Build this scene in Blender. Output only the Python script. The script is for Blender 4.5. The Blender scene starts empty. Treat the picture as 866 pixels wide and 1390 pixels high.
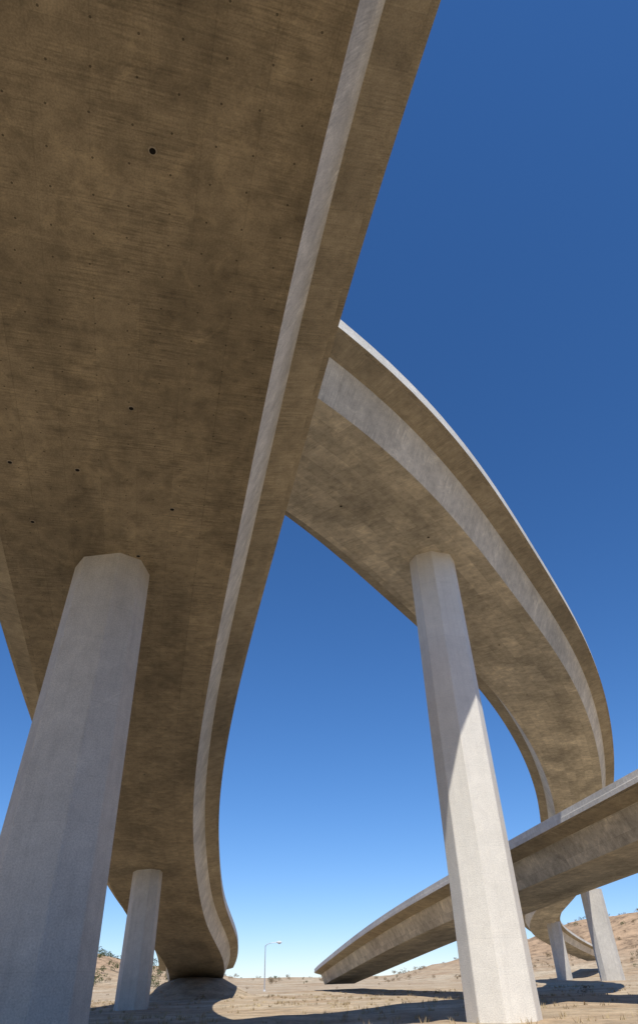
import bpy, bmesh, math, random
from mathutils import Vector, noise, Matrix
random.seed(7)
EYE=1.6
scn=bpy.context.scene

# ------------------------------------------------------------------ materials
def newmat(name):
    m=bpy.data.materials.new(name); m.use_nodes=True
    nt=m.node_tree; nt.nodes.clear()
    out=nt.nodes.new('ShaderNodeOutputMaterial'); b=nt.nodes.new('ShaderNodeBsdfPrincipled')
    nt.links.new(b.outputs[0],out.inputs[0])
    b.inputs['Roughness'].default_value=.85
    b.inputs['Specular IOR Level'].default_value=.2
    return m,nt,b
def N(nt,t,**k):
    n=nt.nodes.new(t)
    for a,v in k.items():
        if a in n.inputs.keys(): n.inputs[a].default_value=v
        else: setattr(n,a,v)
    return n
def ramp(nt,src,stops):
    r=nt.nodes.new('ShaderNodeValToRGB'); e=r.color_ramp.elements
    while len(e)<len(stops): e.new(.5)
    for i,(p,c) in enumerate(stops):
        e[i].position=p; e[i].color=(c[0],c[1],c[2],1) if not isinstance(c,(int,float)) else (c,c,c,1)
    nt.links.new(src,r.inputs[0]); return r.outputs[0]
def mix(nt,a,b,fac,mode='MULTIPLY'):
    m=nt.nodes.new('ShaderNodeMix'); m.data_type='RGBA'; m.blend_type=mode
    for s,v in ((0,fac),(6,a),(7,b)):
        if isinstance(v,(int,float)): m.inputs[s].default_value=v
        elif isinstance(v,tuple): m.inputs[s].default_value=(v[0],v[1],v[2],1)
        else: nt.links.new(v,m.inputs[s])
    return m.outputs[2]
def mapping(nt,src,scale,rot=0,loc=(0,0,0)):
    m=nt.nodes.new('ShaderNodeMapping'); m.inputs['Scale'].default_value=scale; m.inputs['Location'].default_value=loc
    m.inputs['Rotation'].default_value=(0,0,rot); nt.links.new(src,m.inputs[0]); return m.outputs[0]
def brick(nt,vec,w,h,amt,mort,size,off=.5):
    bk=N(nt,'ShaderNodeTexBrick',Scale=1.); bk.offset=off
    bk.inputs['Color1'].default_value=(1-amt,)*3+(1,); bk.inputs['Color2'].default_value=(1+amt,)*3+(1,)
    bk.inputs['Mortar'].default_value=(mort,)*3+(1,)
    bk.inputs['Mortar Size'].default_value=size; bk.inputs['Mortar Smooth'].default_value=.6
    bk.inputs['Brick Width'].default_value=w; bk.inputs['Row Height'].default_value=h
    nt.links.new(vec,bk.inputs[0]); return bk.outputs[0]
def concrete(name,c,panel=(2.44,1.22),panel_amt=.12,streak=.5,mott=.5,seed=0,stain=.4,ties=.4,drip=0.,bays=None):
    m,nt,b=newmat(name)
    uv=nt.nodes.new('ShaderNodeUVMap'); uv.uv_map='UVMap'
    U=mapping(nt,uv.outputs[0],(1,1,1),0,(seed*13.7,seed*7.1,0))
    def noi(vec,sc,det,rough=.65,dist=0.):
        n=N(nt,'ShaderNodeTexNoise',Scale=float(sc),Detail=float(det),Roughness=rough,Distortion=dist); n.noise_dimensions='2D'
        nt.links.new(vec,n.inputs[0]); return n.outputs[0]
    v1=ramp(nt,noi(mapping(nt,U,(.5,1.,1)),.22,4,.62),[(.3,1-.4*mott),(.52,1.),(.72,1+.3*mott)])
    v2=ramp(nt,noi(U,1.6,5,.75),[(.3,1-.34*mott),(.5,1.),(.7,1+.26*mott)])
    s3=ramp(nt,noi(mapping(nt,U,(16.,.9,1)),1.,3,.6),[(.3,1-.42*streak),(.5,1.),(.7,1+.34*streak)])
    sel=ramp(nt,noi(mapping(nt,U,(1,1,1),0,(5,9,0)),.45,2),[(.38,.15),(.62,1.)])
    bk=brick(nt,U,panel[0],panel[1],panel_amt,1-panel_amt*1.6-.02,.014)
    vo=N(nt,'ShaderNodeTexVoronoi',Scale=1.1,Randomness=.15); vo.voronoi_dimensions='2D'; nt.links.new(U,vo.inputs[0])
    v5=ramp(nt,vo.outputs['Distance'],[(.0,1-ties),(.028,1-ties),(.036,1+ties*.3),(.05,1.)])
    n6=noi(U,22,2,.7)
    v6=ramp(nt,n6,[(.3,.86),(.5,1.),(.7,1.12)])
    col=mix(nt,c,v1,1.)
    col=mix(nt,col,s3,sel)
    ls=[v2,bk,v5,v6]
    if bays: ls.append(brick(nt,mapping(nt,U,(1,1,1),0,(2.1,.6,0)),bays[0],bays[1],.06,.93,.02,.0))
    for v in ls: col=mix(nt,col,v,1.)
    f7=ramp(nt,noi(mapping(nt,U,(1,1,1),0,(31,17,0)),.7,5,.75,.6),[(.52,0.),(.66,stain)])
    col=mix(nt,col,mix(nt,col,(1.5,1.48,1.42),1.),f7,'MIX')
    if drip:
        d=ramp(nt,noi(mapping(nt,U,(.12,5.,1),0,(3,3,0)),1.,4,.7),[(.5,1.),(.66,1-drip)])
        col=mix(nt,col,d,1.)
    nt.links.new(col,b.inputs['Base Color'])
    bp=N(nt,'ShaderNodeBump',Strength=.25,Distance=.02); nt.links.new(n6,bp.inputs['Height'])
    nt.links.new(bp.outputs[0],b.inputs['Normal'])
    return m
def flat(name,c,rough=.7,metal=0,nz=.15,scale=4):
    m,nt,b=newmat(name); tc=nt.nodes.new('ShaderNodeTexCoord')
    n=N(nt,'ShaderNodeTexNoise',Scale=float(scale),Detail=3.); nt.links.new(tc.outputs['Object'],n.inputs[0])
    nt.links.new(mix(nt,c,ramp(nt,n.outputs[0],[(.3,1-nz),(.7,1+nz)]),1.),b.inputs['Base Color'])
    b.inputs['Roughness'].default_value=rough; b.inputs['Metallic'].default_value=metal
    return m
M_asph=flat('asphalt',(.05,.05,.052),.9,0,.2,3)
M_paint=flat('road_paint',(.75,.75,.72),.6,0,.08)
M_hole_shade=flat('drain_shade',(.012,.011,.01),.9)  # near-black disc colour stands in for shade inside the vent openings
M_steel=flat('galvanised_steel',(.5,.51,.52),.45,.6,.08)
M_lamp=flat('lamp_housing',(.62,.63,.64),.4,0,.05)
M_lens=flat('lamp_lens',(.7,.7,.66),.2,0,.05)

# ------------------------------------------------------------------ box-girder sweep
def spline(P,step=1.5):
    out=[]
    for i in range(len(P)-3):
        a,b,c,d=[Vector(q) for q in P[i:i+4]]
        n=max(4,int((c-b).length/step))
        for k in range(n):
            t=k/n
            out.append(((1-t)**3*a+(3*t**3-6*t**2+4)*b+(-3*t**3+3*t*t+3*t+1)*c+t**3*d)/6)
    return out
def sweep(name,P,sec,mats,step=1.5):
    w,a,b,h1,h2,h3=sec
    C=[v+Vector((0,0,EYE)) for v in spline(P,step)]
    T=[]
    for i in range(len(C)):
        d=C[min(i+1,len(C)-1)]-C[max(i-1,0)]; d.z=0; d.normalize(); T.append(Vector((d.y,-d.x,0)))
    s=[0]
    for i in range(1,len(C)): s.append(s[-1]+(C[i]-C[i-1]).length)
    rs=h2+.26
    R=[(w,0),(w+a,h1),(w+b-.22,h2-.05*(b-a)),(w+b-.22,h2-.05*(b-a)+.03),(w+b,h2),(w+b,h2+.3),(w+b-.05,h2+.33),(w+b-.05,h3),(w+b-.24,h3),(w+b-.30,rs+.45),(w+b-.46,rs)]
    strips=[((-w,0),(w,0),0)]
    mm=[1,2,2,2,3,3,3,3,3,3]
    for sg in (1,-1):
        for i in range(len(R)-1):
            p,q=R[i],R[i+1]
            strips.append(((sg*p[0],p[1]),(sg*q[0],q[1]),mm[i]) if sg>0 else ((sg*q[0],q[1]),(sg*p[0],p[1]),mm[i]))
    strips.append(((w+b-.46,rs),(-(w+b-.46),rs),4))
    e=w+b-1.4
    for o in (e,-e): strips.append(((o+.07,rs+.004),(o-.07,rs+.004),5))
    me=bpy.data.meshes.new(name); V=[];F=[];FM=[];UV=[]
    voff=0
    for (p,q,mi) in strips:
        L=math.hypot(q[0]-p[0],q[1]-p[1]); base=len(V)
        ns=max(1,int(L/2.5)) if mi in (0,) else 1
        for i in range(len(C)):
            for k in range(ns+1):
                t=k/ns; V.append(C[i]+T[i]*(p[0]+(q[0]-p[0])*t)+Vector((0,0,p[1]+(q[1]-p[1])*t)))
        for i in range(len(C)-1):
            for k in range(ns):
                A0=base+i*(ns+1)+k; 
                F.append((A0,A0+1,A0+ns+2,A0+ns+1)); FM.append(mi)
                UV.append([(s[i],voff+L*k/ns),(s[i],voff+L*(k+1)/ns),(s[i+1],voff+L*(k+1)/ns),(s[i+1],voff+L*k/ns)])
        voff+=L+.37
    me.from_pydata(V,[],F); 
    ul=me.uv_layers.new(name='UVMap')
    for f,mi,uv in zip(me.polygons,FM,UV):
        f.material_index=mi; f.use_smooth=True
        for li,c in zip(f.loop_indices,uv): ul.data[li].uv=c
    for m in mats: me.materials.append(m)
    o=bpy.data.objects.new('box_girder_deck',me); scn.collection.objects.link(o)
    root=bpy.data.objects.new(name,None); scn.collection.objects.link(root); o.parent=root
    return root,C,T,s

def column(root,x,y,ztop,wx,wy,rot,mat,zbot=-.6,ch=.3,taper=1.):
    """octagonal pier, chamfered rectangle plan, slightly wider towards the footing"""
    hx,hy=wx/2,wy/2; c=min(wx,wy)*ch
    pl=[(-hx+c,-hy),(hx-c,-hy),(hx,-hy+c),(hx,hy-c),(hx-c,hy),(-hx+c,hy),(-hx,hy-c),(-hx,-hy+c)]
    pts=[]
    for i in range(8):
        p=Vector(pl[i]);a=Vector(pl[i-1]);b=Vector(pl[(i+1)%8])
        pts.append(p+(a-p).normalized()*.03); pts.append(p+(b-p).normalized()*.03)
    cr,sr=math.cos(rot),math.sin(rot)
    pts=[Vector((p.x*cr-p.y*sr,p.x*sr+p.y*cr)) for p in pts]
    zs=[zbot]; z=0
    H=ztop+.35
    while z<H-1.2: z+=3.66; zs.append(min(z,H))
    if zs[-1]<H: zs.append(H)
    me=bpy.data.meshes.new('pier_shaft');V=[];F=[];UV=[]
    per=[0]
    n=len(pts)
    for i in range(n): per.append(per[-1]+(pts[(i+1)%n]-pts[i]).length)
    for z in zs:
        k=1+(taper-1)*(H-z)/(H-zbot)
        for p in pts: V.append((x+p.x*k,y+p.y*k,z))
    for j in range(len(zs)-1):
        for i in range(n):
            k=(i+1)%n
            F.append((j*n+i,j*n+k,(j+1)*n+k,(j+1)*n+i)); UV.append([(per[i],zs[j]),(per[i+1],zs[j]),(per[i+1],zs[j+1]),(per[i],zs[j+1])])
    me.from_pydata(V,[],F); ul=me.uv_layers.new(name='UVMap')
    for f,uv in zip(me.polygons,UV):
        for li,c2 in zip(f.loop_indices,uv): ul.data[li].uv=(c2[1],c2[0])
    me.materials.append(mat)
    o=bpy.data.objects.new('pier_column',me); scn.collection.objects.link(o); o.parent=root
    return o

def vents(root,C,T,s,items,r=.07):
    bm=bmesh.new()
    for (ss,off) in items:
        i=min(range(len(s)),key=lambda k:abs(s[k]-ss)); c=C[i]+T[i]*off
        n=16
        for (r0,r1,z0,z1,mi) in ((r*1.4,r*1.25,-.0,-.02,0),(r*1.25,r,-.02,-.02,0),(r,r*.98,-.02,-.004,1)):
            a=[bm.verts.new((c.x+r0*math.cos(2*math.pi*k/n),c.y+r0*math.sin(2*math.pi*k/n),c.z+z0)) for k in range(n)]
            b=[bm.verts.new((c.x+r1*math.cos(2*math.pi*k/n),c.y+r1*math.sin(2*math.pi*k/n),c.z+z1)) for k in range(n)]
            for k in range(n):
                f=bm.faces.new((a[k],a[(k+1)%n],b[(k+1)%n],b[k])); f.material_index=mi
        b=[bm.verts.new((c.x+r*math.cos(2*math.pi*k/n),c.y+r*math.sin(2*math.pi*k/n),c.z-.006)) for k in range(n)]
        f=bm.faces.new(b); f.material_index=1
    me=bpy.data.meshes.new('soffit_vents'); bm.to_mesh(me); bm.free()
    me.materials.append(M_ventrim); me.materials.append(M_hole_shade)
    o=bpy.data.objects.new('soffit_vents',me); scn.collection.objects.link(o); o.parent=root
M_ventrim=flat('vent_rim',(.30,.26,.20),.8)

A_P=[[55,-74,18.4],[34,-57,18.0],[16.58,-37.91,17.39],[5.47,-20.41,16.53],[-2.53,-1.58,15.4],[-7.36,18.48,14.0],[-12.31,38.6,12.33],[-16.26,59.08,10.39],[-18.85,78.98,8.17],[-21.0,99.02,5.69],[-20.99,120.37,2.94],[-24.47,143.52,-0.08],[-32.21,169.03,-3.37]]
A_S=(4.5,.83,2.09,1.96,2.2,3.1)
B_P=[[-88,6,19.8],[-65,2,20.2],[-42.7,3.0,20.6],[-23.7,8.9,21.0],[-9.6,16.2,21.4],[1.6,27.3,21.8],[10.2,42.5,21.9],[19.7,59.5,22.3],[28.2,78.8,22.5],[35.6,98.5,22.2],[41.5,116.6,21.4],[46.0,133.0,20.4],[50.3,149.3,19.0],[54.2,168.3,17.2],[58.3,192.2,15.1],[60.9,221.7,13.1],[67.4,254.4,11.0],[80.9,288.4,9.2],[98,325,7],[118,360,4],[140,395,1]]
B_S=(3.76,1.04,2.41,1.93,2.27,3.1)
C_P=[[62,-76,19.5],[55.5,-53.87,17.42],[48.68,-31.39,14.84],[41.79,-8.44,12.36],[34.75,15.3,10.0],[27.42,40.33,7.77],[19.47,67.13,5.7],[12.7,96.1,3.81],[8.07,126.81,2.11],[4.23,158.42,0.62],[0.76,190.52,-0.62],[-2,225,-2.5]]
C_S=(3.52,.8,2.41,1.8,2.21,2.92)

brownA=concrete('shaded_stained_soffit',(.268,.222,.150),(2.44,1.22),.075,.6,.75,1,.45,.6,0,(9.6,3.05))  # weathered brown; underside shade and ground bounce are also put into this colour
brownB=concrete('shaded_soffit_concrete',(.49,.44,.34),(2.44,1.22),.15,.4,.7,2,.45,.45,0,(8.2,2.6))  # underside shade put into the base colour, browner than the web
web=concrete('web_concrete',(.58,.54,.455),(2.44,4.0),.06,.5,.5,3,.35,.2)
under=concrete('shaded_overhang_concrete',(.345,.295,.21),(1.22,2.44),.07,.6,.6,4,.3,.3)  # overhang shade painted in as a darker, browner concrete colour
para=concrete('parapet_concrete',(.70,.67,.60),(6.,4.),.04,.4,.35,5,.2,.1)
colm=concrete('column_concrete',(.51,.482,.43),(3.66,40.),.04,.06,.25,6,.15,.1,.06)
colw=concrete('column_concrete_sunlit',(.74,.705,.63),(3.66,40.),.04,.05,.16,7,.1,.1,.04)  # paler copy of the column colour, with strong sunlight painted into it

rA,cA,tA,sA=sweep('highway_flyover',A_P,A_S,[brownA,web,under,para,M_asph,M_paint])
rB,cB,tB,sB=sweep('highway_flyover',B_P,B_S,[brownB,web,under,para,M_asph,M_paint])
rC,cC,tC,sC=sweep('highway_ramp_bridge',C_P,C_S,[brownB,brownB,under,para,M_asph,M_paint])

def soff(C,x,y):
    return min(C,key=lambda c:(c.x-x)**2+(c.y-y)**2).z
def addcol(r,C,x,y,wx,wy,rot,mat,ch=.3,taper=1.05): column(r,x,y,soff(C,x,y),wx,wy,math.radians(rot),mat,ch=ch,taper=taper)
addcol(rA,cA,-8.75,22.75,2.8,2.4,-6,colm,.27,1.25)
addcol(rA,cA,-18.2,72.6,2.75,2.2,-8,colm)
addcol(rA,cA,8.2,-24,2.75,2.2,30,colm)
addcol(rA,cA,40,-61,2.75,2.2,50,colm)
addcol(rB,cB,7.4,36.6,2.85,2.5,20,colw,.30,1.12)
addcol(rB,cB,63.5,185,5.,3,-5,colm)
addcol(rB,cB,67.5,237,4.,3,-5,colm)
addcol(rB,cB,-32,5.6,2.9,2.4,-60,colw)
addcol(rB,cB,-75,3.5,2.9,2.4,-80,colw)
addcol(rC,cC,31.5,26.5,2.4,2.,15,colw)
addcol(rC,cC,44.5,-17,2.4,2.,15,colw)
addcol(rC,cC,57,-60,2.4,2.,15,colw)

def arc(C,s,x,y):
    i=min(range(len(C)),key=lambda k:(C[k].x-x)**2+(C[k].y-y)**2); return s[i]
sa=arc(cA,sA,-8.66,22.75)
vents(rA,cA,tA,sA,[(sa-16.9,.75),(sa-9,.4),(sa-5.2,1.9),(sa-5.6,-1.4),(sa-1.8,.7),(sa-6.8,-3.6),(sa-21.5,.4),(sa-21.7,3.3),(sa+12,-1),(sa+24,1),(sa-3.2,-3.2)],.075)
sb=arc(cB,sB,7.4,36.6)
vents(rB,cB,tB,sB,[(sb-9,-1.),(sb-3,1.6),(sb+16,0),(sb+30,-1)])

# ------------------------------------------------------------------ ground
def hills_h(x,y):
    r=math.hypot(x,y)
    if y<=1: a=1.2 if x>0 else -1.2
    else: a=max(-1.2,min(1.2,x/y))
    prof=[(-1.2,.06),(-.6,.045),(-.4,.04),(-.315,.040),(-.24,.022),(-.1,.007),(.05,.006),(.14,.016),(.24,.032),(.33,.050),(.45,.066),(.7,.066),(1.2,.06)]
    for (a0,h0),(a1,h1) in zip(prof,prof[1:]):
        if a0<=a<=a1:
            t=(a-a0)/(a1-a0); t=t*t*(3-2*t); h=h0+(h1-h0)*t; break
    k=max(0,min(1,(r-330)/260)); k=k*k*(3-2*k)
    v=h*560*k
    v*=1+.3*noise.fractal(Vector((x*.008,y*.008,2)),1.,2.,4)
    v+=k*3*noise.fractal(Vector((x*.03,y*.03,5)),1.,2.,4)*min(1,h/.02)
    v-=k*3.5*abs(noise.noise(Vector((x*.022,y*.008,9))))*(h/.04)
    return v*1.1
def gh(x,y):
    g=.10*noise.fractal(Vector((x*.08,y*.08,0)),1.,2.,3)+.04*noise.noise(Vector((x*.7,y*.7,1)))
    d=min(((x-c.x)**2+(y-c.y)**2,c.z) for c in abut) if (90<y<200 and -60<x<10) else None
    e=0
    if d:
        dist=math.sqrt(d[0]); top=d[1]-.25
        if d[1]<5: e=max(0,min(top if d[1]>.3 else 1.6,  (7-dist)*.5+1.2))*max(0,min(1,(y-118)/14))
    return g+max(0,e)
abut=[c for c in cA if c.y>90]
bm=bmesh.new()
rings=[0.5]; 
while rings[-1]<2500: rings.append(rings[-1]*1.035+.12)
ns=360
prev=None
for r in rings:
    row=[]
    for k in range(ns):
        a=2*math.pi*k/ns; x,y=r*math.cos(a),r*math.sin(a)
        z=gh(x,y) if r<330 else gh(x,y)*max(0,1-(r-330)/100)
        if r>320 and y>-200: z+=hills_h(x,y)*(1 if r<620 else max(0,1-(r-620)/500))
        row.append(bm.verts.new((x,y,z)))
    if prev:
        for k in range(ns): bm.faces.new((prev[k],row[k],row[(k+1)%ns],prev[(k+1)%ns])).smooth=True
    else: bm.faces.new(row)
    prev=row
me=bpy.data.meshes.new('ground'); bm.to_mesh(me); bm.free()
m,nt,b=newmat('dry_earth')
tc=nt.nodes.new('ShaderNodeTexCoord')
n1=N(nt,'ShaderNodeTexNoise',Scale=.05,Detail=5.,Roughness=.65); nt.links.new(tc.outputs['Object'],n1.inputs[0])
n2=N(nt,'ShaderNodeTexNoise',Scale=3.,Detail=4.,Roughness=.7); nt.links.new(tc.outputs['Object'],n2.inputs[0])
n3=N(nt,'ShaderNodeTexNoise',Scale=.35,Detail=4.,Roughness=.7); nt.links.new(tc.outputs['Object'],n3.inputs[0])
c1=ramp(nt,n1.outputs[0],[(.35,(.38,.265,.16)),(.5,(.46,.355,.235)),(.65,(.53,.44,.31))])
c1=mix(nt,c1,ramp(nt,n2.outputs[0],[(.3,.65),(.5,1.),(.72,1.2)]),1.)
c1=mix(nt,c1,ramp(nt,n3.outputs[0],[(.4,.74),(.6,1.1)]),1.)
# slopes above the flat are redder, rockier soil
sx=nt.nodes.new('ShaderNodeSeparateXYZ'); nt.links.new(tc.outputs['Object'],sx.inputs[0])
mr=nt.nodes.new('ShaderNodeMapRange'); mr.inputs[1].default_value=2.; mr.inputs[2].default_value=12.; nt.links.new(sx.outputs[2],mr.inputs[0])
n4=N(nt,'ShaderNodeTexNoise',Scale=.12,Detail=6.,Roughness=.8); nt.links.new(tc.outputs['Object'],n4.inputs[0])
rock=mix(nt,(.38,.26,.16),ramp(nt,n4.outputs[0],[(.38,.5),(.5,1.),(.64,1.35)]),1.)
c1=mix(nt,c1,rock,mr.outputs[0],'MIX')
nt.links.new(c1,b.inputs['Base Color'])
bp=N(nt,'ShaderNodeBump',Strength=.6,Distance=.08); nt.links.new(n2.outputs[0],bp.inputs['Height']); nt.links.new(bp.outputs[0],b.inputs['Normal'])
b.inputs['Roughness'].default_value=1
me.materials.append(m)
g=bpy.data.objects.new('ground',me); scn.collection.objects.link(g)

# ------------------------------------------------------------------ vegetation
def leafmat(name,c0,c1):
    m,nt,b=newmat(name); tc=nt.nodes.new('ShaderNodeTexCoord')
    n=N(nt,'ShaderNodeTexNoise',Scale=.6,Detail=3.); nt.links.new(tc.outputs['Object'],n.inputs[0])
    nt.links.new(ramp(nt,n.outputs[0],[(.35,c0),(.65,c1)]),b.inputs['Base Color']); b.inputs['Roughness'].default_value=.9
    return m
def groundz(x,y):
    r=math.hypot(x,y)
    z=gh(x,y)*(1 if r<330 else max(0,1-(r-330)/100))
    if r>320 and y>-200: z+=hills_h(x,y)*(1 if r<620 else max(0,1-(r-620)/500))
    return z
def shrubs(name,items,mats):
    V=[];F=[];FM=[]
    for (x,y,rad,mi,cnt) in items:
        z=groundz(x,y)
        cl=[(random.gauss(0,.45)*rad,random.gauss(0,.45)*rad,random.uniform(.25,.95)*rad,random.uniform(.3,.55)*rad) for _ in range(6)]
        for _ in range(cnt):
            cx_,cy_,cz_,cr=random.choice(cl)
            d=Vector((random.gauss(0,1),random.gauss(0,1),random.gauss(0,1))).normalized()*cr*random.uniform(.6,1.1)
            p=Vector((x+cx_+d.x,y+cy_+d.y,z+max(0.05,cz_+d.z*.8)))
            u=Vector((random.gauss(0,1),random.gauss(0,1),random.gauss(0,1))).normalized(); v=u.orthogonal().normalized()
            sz=rad*random.uniform(.06,.14); i=len(V)
            V+= [p+u*sz,p+v*sz*.6,p-u*sz,p-v*sz*.6]; F.append((i,i+1,i+2,i+3)); FM.append(mi)
    me=bpy.data.meshes.new(name); me.from_pydata(V,[],F)
    for f,mi in zip(me.polygons,FM): f.material_index=mi
    for m in mats: me.materials.append(m)
    o=bpy.data.objects.new(name,me); scn.collection.objects.link(o)
green=leafmat('shrub_green',(.045,.06,.022),(.09,.10,.04)); dry=leafmat('shrub_dry',(.12,.085,.045),(.22,.16,.09))
it=[]
for _ in range(900):
    a=random.uniform(-.75,.75); r=random.uniform(370,610); y=r/math.sqrt(1+a*a); x=a*y
    if -.2<a<.15 and random.random()<.75: continue
    gl=(a<-.15 and random.random()<.6)
    it.append((x,y,random.uniform(.8,2.3) if not gl else random.uniform(1.8,4.),0 if gl or random.random()<.2 else 1,130))
for _ in range(30):
    x=random.uniform(-60,90); y=random.uniform(60,300)
    it.append((x,y,random.uniform(.3,.7),1,110))
shrubs('scrub_bushes',it,[green,dry])
V=[];F=[]
for _ in range(2200):
    y=random.uniform(9,130)**1.0; x=random.uniform(-.6,.6)*y
    if noise.noise(Vector((x*.12,y*.12,3)))<-.05: continue
    z=groundz(x,y)
    for k in range(9):
        a=random.uniform(0,6.28); h=random.uniform(.08,.3); bx,by=x+random.gauss(0,.12),y+random.gauss(0,.12)
        w=.010+.0003*y; ln=random.uniform(.05,.25)
        i=len(V); V+=[(bx-w*math.sin(a),by+w*math.cos(a),z-.02),(bx+w*math.sin(a),by-w*math.cos(a),z-.02),(bx+ln*math.cos(a),by+ln*math.sin(a),z+h)]; F.append((i,i+1,i+2))
me=bpy.data.meshes.new('dry_grass'); me.from_pydata(V,[],F); me.materials.append(leafmat('straw',(.30,.22,.12),(.45,.36,.21)))
o=bpy.data.objects.new('dry_grass',me); scn.collection.objects.link(o)

# ------------------------------------------------------------------ street lamp
def tube(bm,pts,rad,n=10):
    rows=[]
    for i,p in enumerate(pts):
        p=Vector(p); d=(Vector(pts[min(i+1,len(pts)-1)])-Vector(pts[max(0,i-1)])).normalized()
        u=d.cross(Vector((0,1,0.01))).normalized(); v=d.cross(u).normalized(); r=rad[i]
        rows.append([bm.verts.new(p+u*r*math.cos(2*math.pi*k/n)+v*r*math.sin(2*math.pi*k/n)) for k in range(n)])
    for a,b in zip(rows,rows[1:]):
        for k in range(n): bm.faces.new((a[k],a[(k+1)%n],b[(k+1)%n],b[k]))
    bm.faces.new(rows[0]); bm.faces.new(rows[-1])
lx,ly=-17.3,197.; lz=groundz(lx,ly)
root=bpy.data.objects.new('street_lamp',None); scn.collection.objects.link(root)
def part(nm,fn,mat):
    bm=bmesh.new(); fn(bm); bmesh.ops.recalc_face_normals(bm,faces=bm.faces); me=bpy.data.meshes.new(nm); bm.to_mesh(me); bm.free(); me.materials.append(mat)
    o=bpy.data.objects.new(nm,me); scn.collection.objects.link(o); o.parent=root; o.location=(lx,ly,lz)
part('pole',lambda b:tube(b,[(0,0,-.2),(0,0,.02),(0,0,9.0)],[.16,.15,.09]),M_steel)
part('base',lambda b:tube(b,[(0,0,-.2),(0,0,.25),(0,0,.3)],[.3,.3,.2],14),M_lamp)
part('arm',lambda b:tube(b,[(0,0,8.8),(.4,0,9.2),(1.3,0,9.45),(2.9,0,9.55)],[.08,.07,.065,.06]),M_steel)
part('luminaire',lambda b:tube(b,[(2.8,0,9.55),(3.0,0,9.58),(3.5,0,9.57),(3.95,0,9.53),(4.15,0,9.52)],[.08,.2,.29,.22,.05],12),M_lamp)
part('lens',lambda b:tube(b,[(3.15,0,9.38),(3.5,0,9.28),(3.9,0,9.36)],[.08,.14,.06],12),M_lens)

# ------------------------------------------------------------------ light
sd=Vector((.09,-1,0)).normalized(); el=math.radians(59)
sun_dir=Vector((sd.x*math.cos(el),sd.y*math.cos(el),math.sin(el)))
L=bpy.data.lights.new('sun','SUN'); L.energy=5.; L.angle=math.radians(.53); L.color=(1,.96,.89)
lo=bpy.data.objects.new('sun',L); scn.collection.objects.link(lo); lo.rotation_euler=sun_dir.to_track_quat('Z','Y').to_euler(); lo.location=(0,-50,80)
W=bpy.data.worlds.new('World'); scn.world=W; W.use_nodes=True; nt=W.node_tree
sky=nt.nodes.new('ShaderNodeTexSky'); sky.sky_type='NISHITA'; sky.sun_disc=False
sky.sun_elevation=el; sky.sun_rotation=math.atan2(sd.x,sd.y); sky.air_density=.85; sky.dust_density=0.; sky.ozone_density=6.; sky.altitude=1000
bg=nt.nodes['Background']; bg.inputs[1].default_value=.15
gm=nt.nodes.new('ShaderNodeGamma'); gm.inputs[1].default_value=.88
hs=nt.nodes.new('ShaderNodeHueSaturation'); hs.inputs['Saturation'].default_value=1.22
nt.links.new(sky.outputs[0],gm.inputs[0]); nt.links.new(gm.outputs[0],hs.inputs['Color']); nt.links.new(mix(nt,hs.outputs[0],(1.02,1.03,1.15),1.),bg.inputs[0])

# ------------------------------------------------------------------ camera
cam=bpy.data.cameras.new('camera'); co=bpy.data.objects.new('camera',cam); scn.collection.objects.link(co); scn.camera=co
p=math.atan2(850,1060.); th=math.atan2(34,1060.)
fw=Vector((0,math.cos(p),math.sin(p))); up=Vector((0,-math.sin(p),math.cos(p))); rt=Vector((1,0,0))
r2=rt*math.cos(th)-up*math.sin(th); u2=up*math.cos(th)+rt*math.sin(th)
co.matrix_world=Matrix(((r2.x,u2.x,-fw.x,0),(r2.y,u2.y,-fw.y,0),(r2.z,u2.z,-fw.z,EYE),(0,0,0,1)))
cam.sensor_fit='VERTICAL'; cam.sensor_height=36; cam.lens=850/1390*36; cam.shift_y=-45/1390
cam.clip_start=.1; cam.clip_end=6000
scn.view_settings.view_transform='Standard'; scn.view_settings.look='None'; scn.view_settings.exposure=0
